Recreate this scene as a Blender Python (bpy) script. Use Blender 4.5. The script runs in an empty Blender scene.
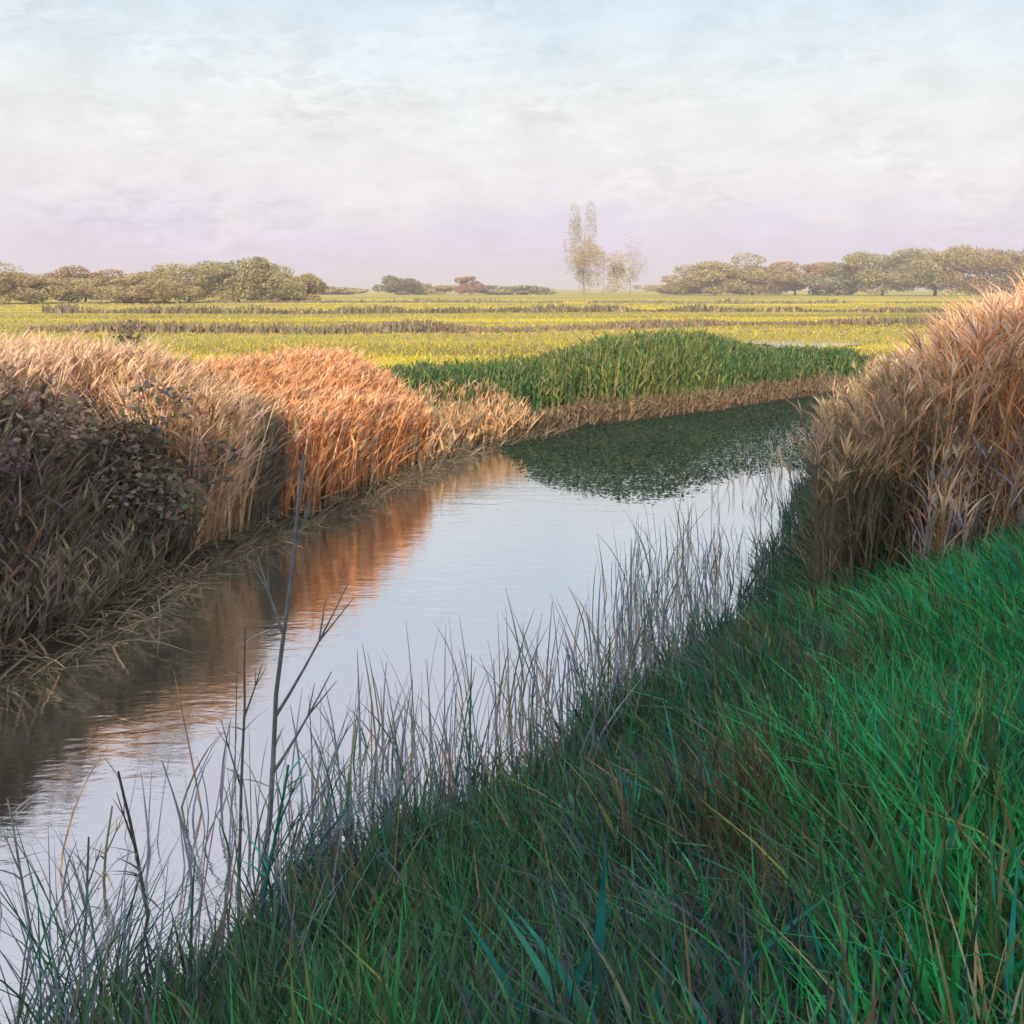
import bpy, math, random
import numpy as np
from mathutils import Vector

rng = np.random.default_rng(11)
R = math.radians
F = 1098.0          # focal length in pixels of a 1024 px frame
EYE = 2.5           # camera height above the water
scene = bpy.context.scene
COL = scene.collection


def lin(r, g, b):
    f = lambda c: (c / 255 / 12.92) if c / 255 <= .04045 else ((c / 255 + .055) / 1.055) ** 2.4
    return np.array([f(r), f(g), f(b)])


# ------------------------------------------------------------------ helpers
def tag(o, label=None, cat=None, group=None, kind=None):
    if label: o['label'] = label
    if cat: o['category'] = cat
    if group: o['group'] = group
    if kind: o['kind'] = kind
    return o


def empty(name, loc, rz=0):
    o = bpy.data.objects.new(name, None)
    o.empty_display_size = .2
    o.location = loc
    o.rotation_euler = (0, 0, rz)
    COL.objects.link(o)
    return o


def vnoise(x, y, seed=0):
    """smooth value noise in 0..1"""
    x = np.asarray(x, float); y = np.asarray(y, float)
    xi = np.floor(x).astype(np.int64); yi = np.floor(y).astype(np.int64)
    fx = x - xi; fy = y - yi
    fx = fx * fx * (3 - 2 * fx); fy = fy * fy * (3 - 2 * fy)

    def hsh(a, b):
        n = (a * 374761393 + b * 668265263 + seed * 974711) & 0x7fffffff
        n = ((n ^ (n >> 13)) * 1274126177) & 0x7fffffff
        n = (n ^ (n >> 16)) & 0xffff
        return n / 65535.0
    a = hsh(xi, yi); b = hsh(xi + 1, yi); c = hsh(xi, yi + 1); d = hsh(xi + 1, yi + 1)
    return (a * (1 - fx) + b * fx) * (1 - fy) + (c * (1 - fx) + d * fx) * fy


def fbm(x, y, seed=0, o=3):
    s = 0; a = .5; t = 0
    for k in range(o):
        s = s + a * vnoise(np.asarray(x) * 2 ** k, np.asarray(y) * 2 ** k, seed + k * 17); t += a; a *= .5
    return s / t


def sstep(a, b, x):
    t = np.clip((x - a) / (b - a), 0, 1)
    return t * t * (3 - 2 * t)


class Geo:
    """collects quads with a colour per vertex; builds ONE mesh object"""
    def __init__(s):
        s.v, s.q, s.c, s.n = [], [], [], 0

    def add(s, v, q, c):
        s.v.append(np.asarray(v, np.float32)); s.q.append(np.asarray(q, np.int64) + s.n)
        s.c.append(np.asarray(c, np.float32)); s.n += len(v)

    def build(s, name, mat, parent=None, smooth=False):
        v = np.concatenate(s.v); q = np.concatenate(s.q); c = np.concatenate(s.c)
        me = bpy.data.meshes.new(name)
        me.vertices.add(len(v)); me.vertices.foreach_set('co', v.ravel())
        me.loops.add(q.size); me.loops.foreach_set('vertex_index', q.ravel().astype(np.int32))
        me.polygons.add(len(q))
        me.polygons.foreach_set('loop_start', np.arange(0, q.size, 4, dtype=np.int32))
        if smooth:
            me.polygons.foreach_set('use_smooth', np.ones(len(q), bool))
        a = me.attributes.new('tint', 'FLOAT_COLOR', 'POINT')
        a.data.foreach_set('color', np.concatenate([c, np.ones((len(c), 1), np.float32)], 1).ravel())
        me.update(calc_edges=True)
        me.materials.append(mat)
        o = bpy.data.objects.new(name, me)
        COL.objects.link(o)
        if parent: o.parent = parent
        return o

    def blades(s, P, h, w, az, lean, bend, face, col, segs=3, taper=.75, tip=.12, mid=0.):
        """n flat tapering blades: base P, length h, width w, leaning/bending towards az"""
        n = len(P)
        B = lambda a: np.broadcast_to(np.asarray(a, float), (n,))
        h, w, az, lean, bend, face = map(B, (h, w, az, lean, bend, face))
        col = np.broadcast_to(np.asarray(col, float), (n, 3))
        t = np.linspace(0, 1, segs + 1)[None, :]
        out = h[:, None] * (np.sin(lean)[:, None] * t + bend[:, None] * t ** 2)
        up = h[:, None] * (np.cos(lean)[:, None] * t - .45 * np.abs(bend)[:, None] * t ** 2.4)
        cx = P[:, 0:1] + np.cos(az)[:, None] * out
        cy = P[:, 1:2] + np.sin(az)[:, None] * out
        cz = P[:, 2:3] + up
        prof = np.maximum((1 - t ** 2) ** taper, tip)
        if mid: prof = prof * (mid + (1 - mid) * np.sin(np.pi * np.clip(t * .9 + .1, 0, 1)))
        hw = .5 * w[:, None] * prof
        dx = np.cos(face)[:, None] * hw; dy = np.sin(face)[:, None] * hw
        V = np.empty((n, segs + 1, 2, 3))
        V[:, :, 0, 0] = cx - dx; V[:, :, 1, 0] = cx + dx
        V[:, :, 0, 1] = cy - dy; V[:, :, 1, 1] = cy + dy
        V[:, :, 0, 2] = cz; V[:, :, 1, 2] = cz
        base = (np.arange(n) * (segs + 1) * 2)[:, None]
        k = (np.arange(segs) * 2)[None, :]
        a = base + k
        Q = np.stack([a, a + 1, a + 3, a + 2], -1).reshape(-1, 4)
        s.add(V.reshape(-1, 3), Q, np.repeat(col, (segs + 1) * 2, 0))

    def leaves(s, P, size, col, flat=.5, asp=.6):
        """n loose leaf quads at P with random facing"""
        n = len(P)
        size = np.broadcast_to(np.asarray(size, float), (n,))
        u = rng.normal(size=(n, 3)); u[:, 2] *= flat
        u /= np.linalg.norm(u, axis=1)[:, None]
        r = rng.normal(size=(n, 3)) if flat > .2 else np.array([0, 0, 1.]) + rng.normal(0, .12, (n, 3))
        v = np.cross(u, r); v /= np.linalg.norm(v, axis=1)[:, None]
        u = u * size[:, None] * .5; v = v * size[:, None] * .5 * asp
        V = np.stack([P - u, P - v * .9 + u * .1, P + u, P + v * .9 + u * .1], 1).reshape(-1, 3)
        Q = np.arange(n * 4).reshape(-1, 4)
        s.add(V, Q, np.repeat(np.broadcast_to(np.asarray(col, float), (n, 3)), 4, 0))

    def tube(s, pts, rad, col, sides=7):
        pts = np.asarray(pts, float); m = len(pts)
        rad = np.broadcast_to(np.asarray(rad, float), (m,))
        d = np.gradient(pts, axis=0); d /= np.linalg.norm(d, axis=1)[:, None]
        ref = np.array([.31, .95, .05]) if abs(d[0][2]) > .5 else np.array([0, 0, 1.])
        a = np.cross(d, ref); a /= np.linalg.norm(a, axis=1)[:, None]
        b = np.cross(d, a)
        th = np.linspace(0, 2 * np.pi, sides, endpoint=False)
        ring = (a[:, None, :] * np.cos(th)[None, :, None] + b[:, None, :] * np.sin(th)[None, :, None]) * rad[:, None, None]
        V = (pts[:, None, :] + ring).reshape(-1, 3)
        Q = []
        for i in range(m - 1):
            for j in range(sides):
                k = (j + 1) % sides
                Q.append((i * sides + j, i * sides + k, (i + 1) * sides + k, (i + 1) * sides + j))
        s.add(V, Q, np.broadcast_to(np.asarray(col, float), (len(V), 3)))


# ------------------------------------------------------------------ materials
def new_mat(name):
    m = bpy.data.materials.new(name); m.use_nodes = True
    nt = m.node_tree; nt.nodes.clear()
    out = nt.nodes.new('ShaderNodeOutputMaterial')
    return m, nt, out


def plant_mat(name, trans=.3, rough=.6, var=.25, scale=7., spec=.25):
    m, nt, out = new_mat(name)
    N = nt.nodes.new; L = nt.links.new
    at = N('ShaderNodeAttribute'); at.attribute_name = 'tint'
    tc = N('ShaderNodeTexCoord')
    no = N('ShaderNodeTexNoise'); no.inputs['Scale'].default_value = scale; no.inputs['Detail'].default_value = 3
    L(tc.outputs['Object'], no.inputs['Vector'])
    mr = N('ShaderNodeMapRange'); mr.inputs['From Min'].default_value = .3; mr.inputs['From Max'].default_value = .7
    mr.inputs['To Min'].default_value = 1 - var; mr.inputs['To Max'].default_value = 1 + var
    L(no.outputs['Fac'], mr.inputs['Value'])
    mx = N('ShaderNodeVectorMath'); mx.operation = 'SCALE'
    L(at.outputs['Color'], mx.inputs[0]); L(mr.outputs['Result'], mx.inputs['Scale'])
    p = N('ShaderNodeBsdfPrincipled'); p.inputs['Roughness'].default_value = rough
    p.inputs['Specular IOR Level'].default_value = spec
    L(mx.outputs['Vector'], p.inputs['Base Color'])
    if trans:
        tr = N('ShaderNodeBsdfTranslucent'); L(mx.outputs['Vector'], tr.inputs['Color'])
        ms = N('ShaderNodeMixShader'); ms.inputs['Fac'].default_value = trans
        L(p.outputs['BSDF'], ms.inputs[1]); L(tr.outputs['BSDF'], ms.inputs[2])
        L(ms.outputs['Shader'], out.inputs['Surface'])
    else:
        L(p.outputs['BSDF'], out.inputs['Surface'])
    return m


M_REED = plant_mat('dry_reed', .14, .7, .25, 7, .15)
M_GRASS = plant_mat('green_blade', .25, .65, .4, 9, .15)
M_LEAF = plant_mat('tree_leaf', .25, .6, .3, .6)
M_BARK = plant_mat('bark', 0, .85, .35, 6)
M_STALK = plant_mat('dry_stalk', 0, .7, .3, 25)


def ground_mat():
    m, nt, out = new_mat('earth_and_meadow')
    N = nt.nodes.new; L = nt.links.new
    at = N('ShaderNodeAttribute'); at.attribute_name = 'tint'
    g = N('ShaderNodeNewGeometry')
    mp = N('ShaderNodeVectorMath'); mp.operation = 'MULTIPLY'; mp.inputs[1].default_value = (.03, .16, .1)
    L(g.outputs['Position'], mp.inputs[0])
    n1 = N('ShaderNodeTexNoise'); n1.inputs['Scale'].default_value = 1; n1.inputs['Detail'].default_value = 5
    n1.inputs['Distortion'].default_value = .6
    L(mp.outputs['Vector'], n1.inputs['Vector'])
    n2 = N('ShaderNodeTexNoise'); n2.inputs['Scale'].default_value = 6; n2.inputs['Detail'].default_value = 6
    L(g.outputs['Position'], n2.inputs['Vector'])
    mr = N('ShaderNodeMapRange'); mr.inputs['From Min'].default_value = .35; mr.inputs['From Max'].default_value = .65
    mr.inputs['To Min'].default_value = .6; mr.inputs['To Max'].default_value = 1.25
    L(n1.outputs['Fac'], mr.inputs['Value'])
    mr2 = N('ShaderNodeMapRange'); mr2.inputs['From Min'].default_value = .3; mr2.inputs['From Max'].default_value = .7
    mr2.inputs['To Min'].default_value = .7; mr2.inputs['To Max'].default_value = 1.3
    L(n2.outputs['Fac'], mr2.inputs['Value'])
    mu = N('ShaderNodeMath'); mu.operation = 'MULTIPLY'
    L(mr.outputs['Result'], mu.inputs[0]); L(mr2.outputs['Result'], mu.inputs[1])
    sc = N('ShaderNodeVectorMath'); sc.operation = 'SCALE'
    L(at.outputs['Color'], sc.inputs[0]); L(mu.outputs['Value'], sc.inputs['Scale'])
    p = N('ShaderNodeBsdfPrincipled'); p.inputs['Roughness'].default_value = .9
    p.inputs['Specular IOR Level'].default_value = .15
    L(sc.outputs['Vector'], p.inputs['Base Color'])
    bp = N('ShaderNodeBump'); bp.inputs['Strength'].default_value = .5; bp.inputs['Distance'].default_value = .06
    L(n2.outputs['Fac'], bp.inputs['Height']); L(bp.outputs['Normal'], p.inputs['Normal'])
    L(p.outputs['BSDF'], out.inputs['Surface'])
    return m


def water_mat():
    m, nt, out = new_mat('ditch_water')
    N = nt.nodes.new; L = nt.links.new
    g = N('ShaderNodeNewGeometry')
    mp = N('ShaderNodeVectorMath'); mp.operation = 'MULTIPLY'; mp.inputs[1].default_value = (2.2, 4.5, 1)
    L(g.outputs['Position'], mp.inputs[0])
    n1 = N('ShaderNodeTexNoise'); n1.inputs['Scale'].default_value = 1.3; n1.inputs['Detail'].default_value = 4
    n1.inputs['Distortion'].default_value = .7
    L(mp.outputs['Vector'], n1.inputs['Vector'])
    n2 = N('ShaderNodeTexNoise'); n2.inputs['Scale'].default_value = 5; n2.inputs['Detail'].default_value = 3
    L(mp.outputs['Vector'], n2.inputs['Vector'])
    ad = N('ShaderNodeMath'); ad.operation = 'MULTIPLY_ADD'; ad.inputs[1].default_value = .35
    L(n2.outputs['Fac'], ad.inputs[0]); L(n1.outputs['Fac'], ad.inputs[2])
    bp = N('ShaderNodeBump'); bp.inputs['Strength'].default_value = .24; bp.inputs['Distance'].default_value = .014
    L(ad.outputs['Value'], bp.inputs['Height'])
    gl = N('ShaderNodeBsdfGlossy'); gl.inputs['Roughness'].default_value = .06
    gl.inputs['Color'].default_value = (.9, .88, .91, 1)
    L(bp.outputs['Normal'], gl.inputs['Normal'])
    df = N('ShaderNodeBsdfDiffuse'); df.inputs['Color'].default_value = (.10, .115, .065, 1)
    ms = N('ShaderNodeMixShader'); ms.inputs['Fac'].default_value = .88
    L(df.outputs['BSDF'], ms.inputs[1]); L(gl.outputs['BSDF'], ms.inputs[2])
    L(ms.outputs['Shader'], out.inputs['Surface'])
    return m


# ------------------------------------------------------------------ the ditch: waterlines in metres
LB = np.array([(-40, 1.5), (-24, 1.8), (-14, 2.6), (-8.5, 3.9), (-5.6, 5.1), (-3.2, 6.8), (-3.0, 8.3), (-2.8, 10.1),
               (-2.25, 11.6), (-1.64, 13.6), (-.65, 16.9), (1.6, 20.0), (3.7, 21.6), (7.4, 25.7), (14, 30), (40, 34)], float)
RB = np.array([(-40, -5), (-24, -4.2), (-14, -3.2), (-8, -2), (-4.2, .2), (-1.95, 2.2), (-1.05, 3.45), (-.72, 4.05), (-.28, 4.7),
               (.4, 5.5), (1.9, 7.6), (3.2, 11.4), (5.2, 17), (9.5, 22), (16, 26), (40, 29)], float)


def dense(poly, step=.25):
    d = np.r_[0, np.cumsum(np.linalg.norm(np.diff(poly, axis=0), axis=1))]
    n = int(d[-1] / step)
    s = np.linspace(0, d[-1], n)
    out = np.stack([np.interp(s, d, poly[:, 0]), np.interp(s, d, poly[:, 1])], 1)
    for _ in range(10):
        out[1:-1] = .25 * out[:-2] + .5 * out[1:-1] + .25 * out[2:]
    out[1:-1, 0] += .16 * (vnoise(s[1:-1] * 1.3, 0 * s[1:-1], 3) - .5)
    out[1:-1, 1] += .22 * (vnoise(s[1:-1] * 1.7, 0 * s[1:-1] + 5, 4) - .5)
    return out


LD, RD = dense(LB), dense(RB)


def dist(poly, x, y):
    best = np.full(x.shape, 1e18); sign = np.zeros(x.shape)
    for (ax, ay), (bx, by) in zip(poly[:-1], poly[1:]):
        ex, ey = bx - ax, by - ay
        t = np.clip(((x - ax) * ex + (y - ay) * ey) / (ex * ex + ey * ey), 0, 1)
        qx, qy = x - ax - t * ex, y - ay - t * ey
        d2 = qx * qx + qy * qy
        s = ex * (y - ay) - ey * (x - ax)
        m = d2 < best
        best = np.where(m, d2, best); sign = np.where(m, s, sign)
    return np.sqrt(best) * np.sign(sign)      # + on the far/left side


def sides(x, y):
    x = np.asarray(x, float); y = np.asarray(y, float)
    return dist(LD, x, y), -dist(RD, x, y)      # far bank distance, near bank distance (positive on land)


def height(x, y, dl=None, dr=None):
    x = np.asarray(x, float); y = np.asarray(y, float)
    if dl is None: dl, dr = sides(x, y)
    far = .1 * sstep(-.05, .15, dl) + (.38 + .12 * fbm(x * .5, y * .5, 9)) * sstep(.05, 1.5, dl)
    top = .82 - .3 * sstep(9, 20, y)
    near = .07 * sstep(-.05, .15, dr) + top * sstep(.05, 2.6, dr) + .1 * (fbm(x * .9, y * .9, 21) - .5) * sstep(.2, 1, dr)
    bed = -.6 * sstep(0, .9, np.minimum(-dl, -dr))
    h = np.where(dl > 0, far, np.where(dr > 0, near, bed))
    flat = sstep(60, 140, np.hypot(x, y))
    return h * (1 - flat) + np.where(h > 0, .5, h) * flat


# ------------------------------------------------------------------ ground sheet
def axis(fine0, fine1, step, lo, hi, g):
    a = list(np.arange(fine0, fine1, step)); s = step
    while a[-1] < hi: s *= g; a.append(a[-1] + s)
    s = step; b = []
    c = fine0
    while c > lo: s *= g; c -= s; b.append(c)
    return np.array(b[::-1] + a)


gx = axis(-8, 12, .14, -2500, 2500, 1.07)
gy = axis(1, 28, .14, -300, 3500, 1.06)
X, Y = np.meshgrid(gx, gy)
DL, DR = sides(X, Y)
Z = height(X, Y, DL, DR)
C_MUD, C_SOIL = np.array([.055, .042, .032]), np.array([.05, .05, .025])
C_FARB, C_MEAD, C_OLIVE = np.array([.2, .135, .07]), np.array([.52, .43, .06]), np.array([.31, .26, .07])
k = sstep(.0, .5, np.where(DL > 0, DL, DR))[..., None]
c = C_MUD * (1 - k) + np.where((DL > 0)[..., None], C_FARB, C_SOIL) * k
md = (sstep(2.5, 7, DL) * (DL > 0))[..., None]
strip = sstep(.44, .6, fbm(X * .012, Y * .09, 31))[..., None]
left_olive = sstep(0, -60, X + .12 * Y)[..., None]
mead = C_MEAD * (1 - .75 * strip) + C_OLIVE * .75 * strip
mead = mead * (1 - .45 * left_olive) + C_OLIVE * .45 * left_olive
c = c * (1 - md) + mead * md
g = Geo()
ny, nx = X.shape
idx = np.arange(ny * nx).reshape(ny, nx)
Q = np.stack([idx[:-1, :-1], idx[:-1, 1:], idx[1:, 1:], idx[1:, :-1]], -1).reshape(-1, 4)
g.add(np.stack([X, Y, Z], -1).reshape(-1, 3), Q, c.reshape(-1, 3))
tag(g.build('ground', ground_mat(), smooth=True), 'flat yellow meadow and sloping earth banks on both sides of the ditch', 'ground', kind='structure')

# water sheet, only inside the channel (a little under each bank)
g = Geo()
m = 240
tl = np.linspace(0, len(LD) - 1, m); 
li = np.stack([np.interp(tl, np.arange(len(LD)), LD[:, i]) for i in (0, 1)], 1)
tr = np.linspace(0, len(RD) - 1, m)
ri = np.stack([np.interp(tr, np.arange(len(RD)), RD[:, i]) for i in (0, 1)], 1)
e = (li - ri) / np.linalg.norm(li - ri, axis=1)[:, None] * .5
a, b = li + e, ri - e
V = np.concatenate([np.c_[a, np.full(m, .012)], np.c_[b, np.full(m, .012)]])
i = np.arange(m - 1)
g.add(V, np.stack([i, i + m, i + m + 1, i + 1], -1), np.full((2 * m, 3), .1))
WATER = water_mat()
tag(g.build('water', WATER), 'calm ditch water mirroring the pale evening sky between reedy banks', 'water', kind='structure')


# ------------------------------------------------------------------ planting helpers
def px_of(P): return 512 + F * P[:, 0] / P[:, 1]


def along(poly, x0, x1, d0, d1, n, side=1):
    """n points in the strip d0..d1 behind a waterline, between two stations given as bearings"""
    ok = poly[:, 1] > 2
    p = poly[ok]; px = px_of(p)
    s = np.r_[0, np.cumsum(np.linalg.norm(np.diff(p, axis=0), axis=1))]
    o = np.argsort(px)
    ext = lambda v: np.interp(v, px[o], s[o])
    t = rng.uniform(ext(x0), ext(x1), n)
    x = np.interp(t, s, p[:, 0]); y = np.interp(t, s, p[:, 1])
    tx = np.interp(np.minimum(t + .6, s[-1]), s, p[:, 0]) - np.interp(np.maximum(t - .6, 0), s, p[:, 0])
    ty = np.interp(np.minimum(t + .6, s[-1]), s, p[:, 1]) - np.interp(np.maximum(t - .6, 0), s, p[:, 1])
    l = np.hypot(tx, ty)
    d = rng.uniform(d0, d1, n)
    x = x - side * ty / l * d; y = y + side * tx / l * d
    return x, y, d


def ground_pts(x, y, sink=.03):
    return np.stack([x, y, np.maximum(height(x, y), 0) - sink], 1)


def palette(cols, wts, n, jit=.16):
    cols = np.asarray(cols); wts = np.asarray(wts, float) / np.sum(wts)
    c = cols[rng.choice(len(cols), n, p=wts)]
    return np.clip(c * rng.uniform(1 - jit, 1 + jit, (n, 1)) * rng.uniform(1 - jit * .4, 1 + jit * .4, (n, 3)), 0, .9)


def reeds(G, P, h, cols, wts, w=.014, leaf=4, plume=True, plume_cols=None, lean=.12, wind=0.3, leaf_w=.022, leaf_len=.42):
    """dry reeds: stem, arching leaves, drooping plume"""
    n = len(P)
    h = np.broadcast_to(np.asarray(h, float), (n,))
    az = rng.normal(wind, 1.1, n); ln = np.abs(rng.normal(0, lean, n)); bd = rng.uniform(0, .12, n)
    fc = rng.normal(0, .7, n)
    col = palette(cols, wts, n)
    G.blades(P, h, w, az, ln, bd, fc, col, 3, .4, .35)

    def on(t):
        out = h * (np.sin(ln) * t + bd * t ** 2); up = h * (np.cos(ln) * t - .45 * bd * t ** 2.4)
        return np.stack([P[:, 0] + np.cos(az) * out, P[:, 1] + np.sin(az) * out, P[:, 2] + up], 1)
    for k in range(leaf):
        t = rng.uniform(.12, .88, n)
        G.blades(on(t), h * rng.uniform(.6, 1.25, n) * leaf_len * (1.1 - .5 * t), leaf_w * rng.uniform(.6, 1.4, n), rng.uniform(0, 6.283, n),
                 rng.uniform(.15, .7, n), rng.uniform(.1, .55, n), rng.normal(0, .9, n),
                 palette(cols, wts, n), 3, .8, .05, .55)
    if plume:
        pc = plume_cols if plume_cols is not None else cols
        T = on(np.full(n, .93))
        for k in range(5):
            G.blades(T, h * rng.uniform(.08, .19, n), w * rng.uniform(.7, 1.5, n), az + rng.normal(0, .7, n), rng.uniform(.1, .6, n),
                     rng.uniform(.1, .6, n), rng.normal(0, 1, n), palette(pc, np.ones(len(pc)), n), 2, .6, .1, .4)


# colours of the plants themselves (linear)
STRAW = np.array([.76, .55, .35]); PINK = np.array([.80, .56, .42]); TAN = np.array([.50, .34, .17]); ORANGE = np.array([.82, .40, .18])
RUST = np.array([.42, .18, .075]); BROWN = np.array([.4, .28, .2]); UMBER = np.array([.25, .19, .15]); OLIVE = np.array([.29, .26, .15])
DOLIVE = np.array([.2, .2, .125]); PLUM = np.array([.24, .17, .18]); SLATE = np.array([.2, .205, .26])
GREEN = np.array([.13, .19, .06]); LGREEN = np.array([.26, .28, .085]); DGREEN = np.array([.05, .15, .06]); EMER = np.array([.04, .37, .105])
TEAL = np.array([.025, .27, .2]); FOREST = np.array([.062, .165, .078]); BLUEG = np.array([.17, .22, .25]); YELLOW = np.array([.59, .49, .055])

# --- far bank, left: pale reeds behind
G = Geo()
x, y, d = along(LD, -330, 260, 1.3, 3.6, 3000)
P = ground_pts(x, y)
reeds(G, P, 1.36 * rng.uniform(.82, 1.1, len(P)) + .12 * (fbm(x * .8, y * .8, 5) - .5), [PINK, STRAW, TAN, RUST], [4, 4, 2, .6], w=.016, plume_cols=[PINK, STRAW])
x, y, d = along(LD, 200, 260, .12, 1.5, 1200)
P = ground_pts(x, y)
reeds(G, P, 1.3 * rng.uniform(.8, 1.1, len(P)), [STRAW, TAN, PINK], [4, 2, 3], w=.016)
x, y, d = along(LD, 196, 246, .15, .9, 330)
P = ground_pts(x, y); n = len(P)
G.blades(P, rng.uniform(1.1, 1.75, n), .022, rng.normal(3.3, .35, n), rng.uniform(.02, .2, n), rng.uniform(.15, .6, n), rng.normal(.3, .5, n), palette([STRAW, PINK, TAN], [3, 3, 1], n), 7, .6, .1)
tag(G.build('pale_reeds', M_REED), 'pale pinkish straw reeds behind the dark brown growth on the left bank', 'reeds', kind='stuff')

# --- dark brown and olive old growth at the left edge of the water
G = Geo()
x, y, d = along(LD, -330, 205, .05, 1.5, 3000)
P = ground_pts(x, y)
hh = (.5 + .6 * sstep(0, 1.2, d)) * rng.uniform(.75, 1.15, len(P)) * (.8 + .4 * fbm(x * 1.1, y * 1.1, 8))
fr = d < .42
reeds(G, P[fr], hh[fr], [DOLIVE * .8, OLIVE * .8, UMBER * .9, PLUM * .9, BROWN * .7], [3, 3, 2, 2, 2], w=.018, leaf=6, plume=False, lean=.35, leaf_w=.022, leaf_len=.45)
P, hh = P[~fr], hh[~fr]
reeds(G, P, hh, [OLIVE * .8, BROWN * .75, UMBER * .8, PLUM * .8, RUST * .6, DOLIVE * .8, SLATE * .5], [3, 3, 3, 2.6, .8, 2.6, .6], w=.018, leaf=6, plume=False, lean=.3, leaf_w=.022, leaf_len=.45)
x, y, d = along(LD, -330, 560, -.3, .3, 2600)
P = np.stack([x, y, np.maximum(height(x, y), 0.0) + .01], 1); n = len(P)
G.blades(P, rng.uniform(.12, .5, n), .016 * rng.uniform(.6, 1.6, n), rng.normal(-.7, .9, n), rng.uniform(.7, 1.45, n), rng.uniform(.1, .5, n), rng.normal(.9, .5, n),
         palette([OLIVE, BROWN, STRAW, UMBER, DOLIVE], [3, 2, .8, 2, 3], n), 3, .6, .15)
tag(G.build('brown_sedge', M_REED), 'dark brown and olive withered sedge lining the left edge of the water', 'sedge', kind='stuff')

# --- narrow dark clump between straw and orange reeds
G = Geo()
x, y, d = along(LD, 262, 292, .1, 1.2, 520)
P = ground_pts(x, y)
reeds(G, P, 1.1 * rng.uniform(.8, 1.1, len(P)), [OLIVE, UMBER, SLATE, BROWN], [3, 3, 1, 1], w=.018, leaf=5, plume=False, leaf_w=.03)
tag(G.build('dark_reeds', M_REED), 'narrow dark olive reed clump between straw reeds and orange reeds', 'reeds', kind='stuff')

# --- orange reeds
G = Geo()
x, y, d = along(LD, 292, 432, .02, 1.7, 3000)
P = ground_pts(x, y)
reeds(G, P, (.86 + .24 * sstep(430, 330, px_of(P))) * rng.uniform(.75, 1.08, len(P)), [ORANGE, STRAW, RUST, TAN], [5, 1.6, 1.4, 1], w=.018, plume_cols=[ORANGE, STRAW], leaf_w=.026)
tag(G.build('orange_reeds', M_REED), 'glowing orange upright reeds at the bend of the far bank', 'reeds', kind='stuff')

# --- tan reeds merging into the meadow behind
G = Geo()
x, y, d = along(LD, 150, 470, 1.7, 6.5, 3400)
P = ground_pts(x, y)
reeds(G, P, .62 * rng.uniform(.7, 1.1, len(P)), [TAN, STRAW, PINK, YELLOW], [3, 3, 1.5, 1], w=.022, leaf=3)
tag(G.build('tan_reeds', M_REED), 'low tan reeds fading into the meadow behind the orange reeds', 'reeds', kind='stuff')

# --- short tan stubble along the bend and the brown bank below the green reeds
G = Geo()
x, y, d = along(LD, 425, 530, .02, 1.0, 1500)
P = ground_pts(x, y)
reeds(G, P, .55 * rng.uniform(.5, 1.2, len(P)), [TAN, STRAW, BROWN, ORANGE, OLIVE], [3, 2, 2, 1.5, 1], w=.022, plume=False, lean=.4, leaf_w=.03)
x, y, d = along(LD, 520, 850, .02, .5, 1700)
P = ground_pts(x, y)
reeds(G, P, .3 * rng.uniform(.5, 1.2, len(P)), [TAN * .6, BROWN * .55, OLIVE * .6, UMBER * .5, RUST * .6], [1.5, 3, 3, 3, .6], w=.03, leaf=3, plume=False, lean=.5, leaf_w=.04)
tag(G.build('stubble', M_REED), 'short brown and tan stubble on the bank foot below the green reeds', 'stubble', kind='stuff')

# --- green reeds on the far bank
G = Geo()
x, y, d = along(LD, 415, 905, .55, 3.2, 6800)
P = ground_pts(x, y); p = px_of(P)
hh = .62 + .42 * sstep(520, 640, p) - .5 * sstep(670, 790, p) - .08 * sstep(560, 640, p)
kk = fbm(x * .5, y * .5, 14)
cols = [GREEN, LGREEN, DGREEN * .8, OLIVE, GREEN * [.4, .9, .7]]
msk = (kk + .35 * sstep(660, 780, p) + .12 * sstep(600, 430, p)) < .54
for mm, wt in ((msk, [4, 2.4, 1, 1, .5]), (~msk, [3, .8, 3, 1, 1])):
    reeds(G, P[mm], (hh * rng.uniform(.75, 1.1, len(P)))[mm], cols, wt, w=.03, leaf=4, plume=False, leaf_w=.035, lean=.1)
tag(G.build('green_reeds', M_GRASS), 'bright green young reeds along the far bank of the ditch', 'reeds', kind='stuff')

# --- leaf mat coloured and shaped as the dark reflection of the far reeds
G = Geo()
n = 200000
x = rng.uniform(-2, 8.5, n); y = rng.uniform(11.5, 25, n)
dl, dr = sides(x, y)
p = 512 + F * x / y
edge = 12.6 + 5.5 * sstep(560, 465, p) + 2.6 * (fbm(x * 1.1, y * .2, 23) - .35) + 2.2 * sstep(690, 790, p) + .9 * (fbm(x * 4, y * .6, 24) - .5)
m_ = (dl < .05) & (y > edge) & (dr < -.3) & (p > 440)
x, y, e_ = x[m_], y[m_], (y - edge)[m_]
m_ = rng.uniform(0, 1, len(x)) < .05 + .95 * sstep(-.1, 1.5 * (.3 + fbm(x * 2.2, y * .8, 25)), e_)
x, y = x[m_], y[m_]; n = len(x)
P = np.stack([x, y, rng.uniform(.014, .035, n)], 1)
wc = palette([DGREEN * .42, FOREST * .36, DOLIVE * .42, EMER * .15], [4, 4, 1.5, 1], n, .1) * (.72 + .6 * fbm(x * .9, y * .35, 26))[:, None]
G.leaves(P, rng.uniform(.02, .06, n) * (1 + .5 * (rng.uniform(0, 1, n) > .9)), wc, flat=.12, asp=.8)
tag(G.build('reflection_mat', M_GRASS), 'flat dark green leaf mat standing in for the reflection of the green reeds', 'water plants', kind='stuff')

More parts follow.
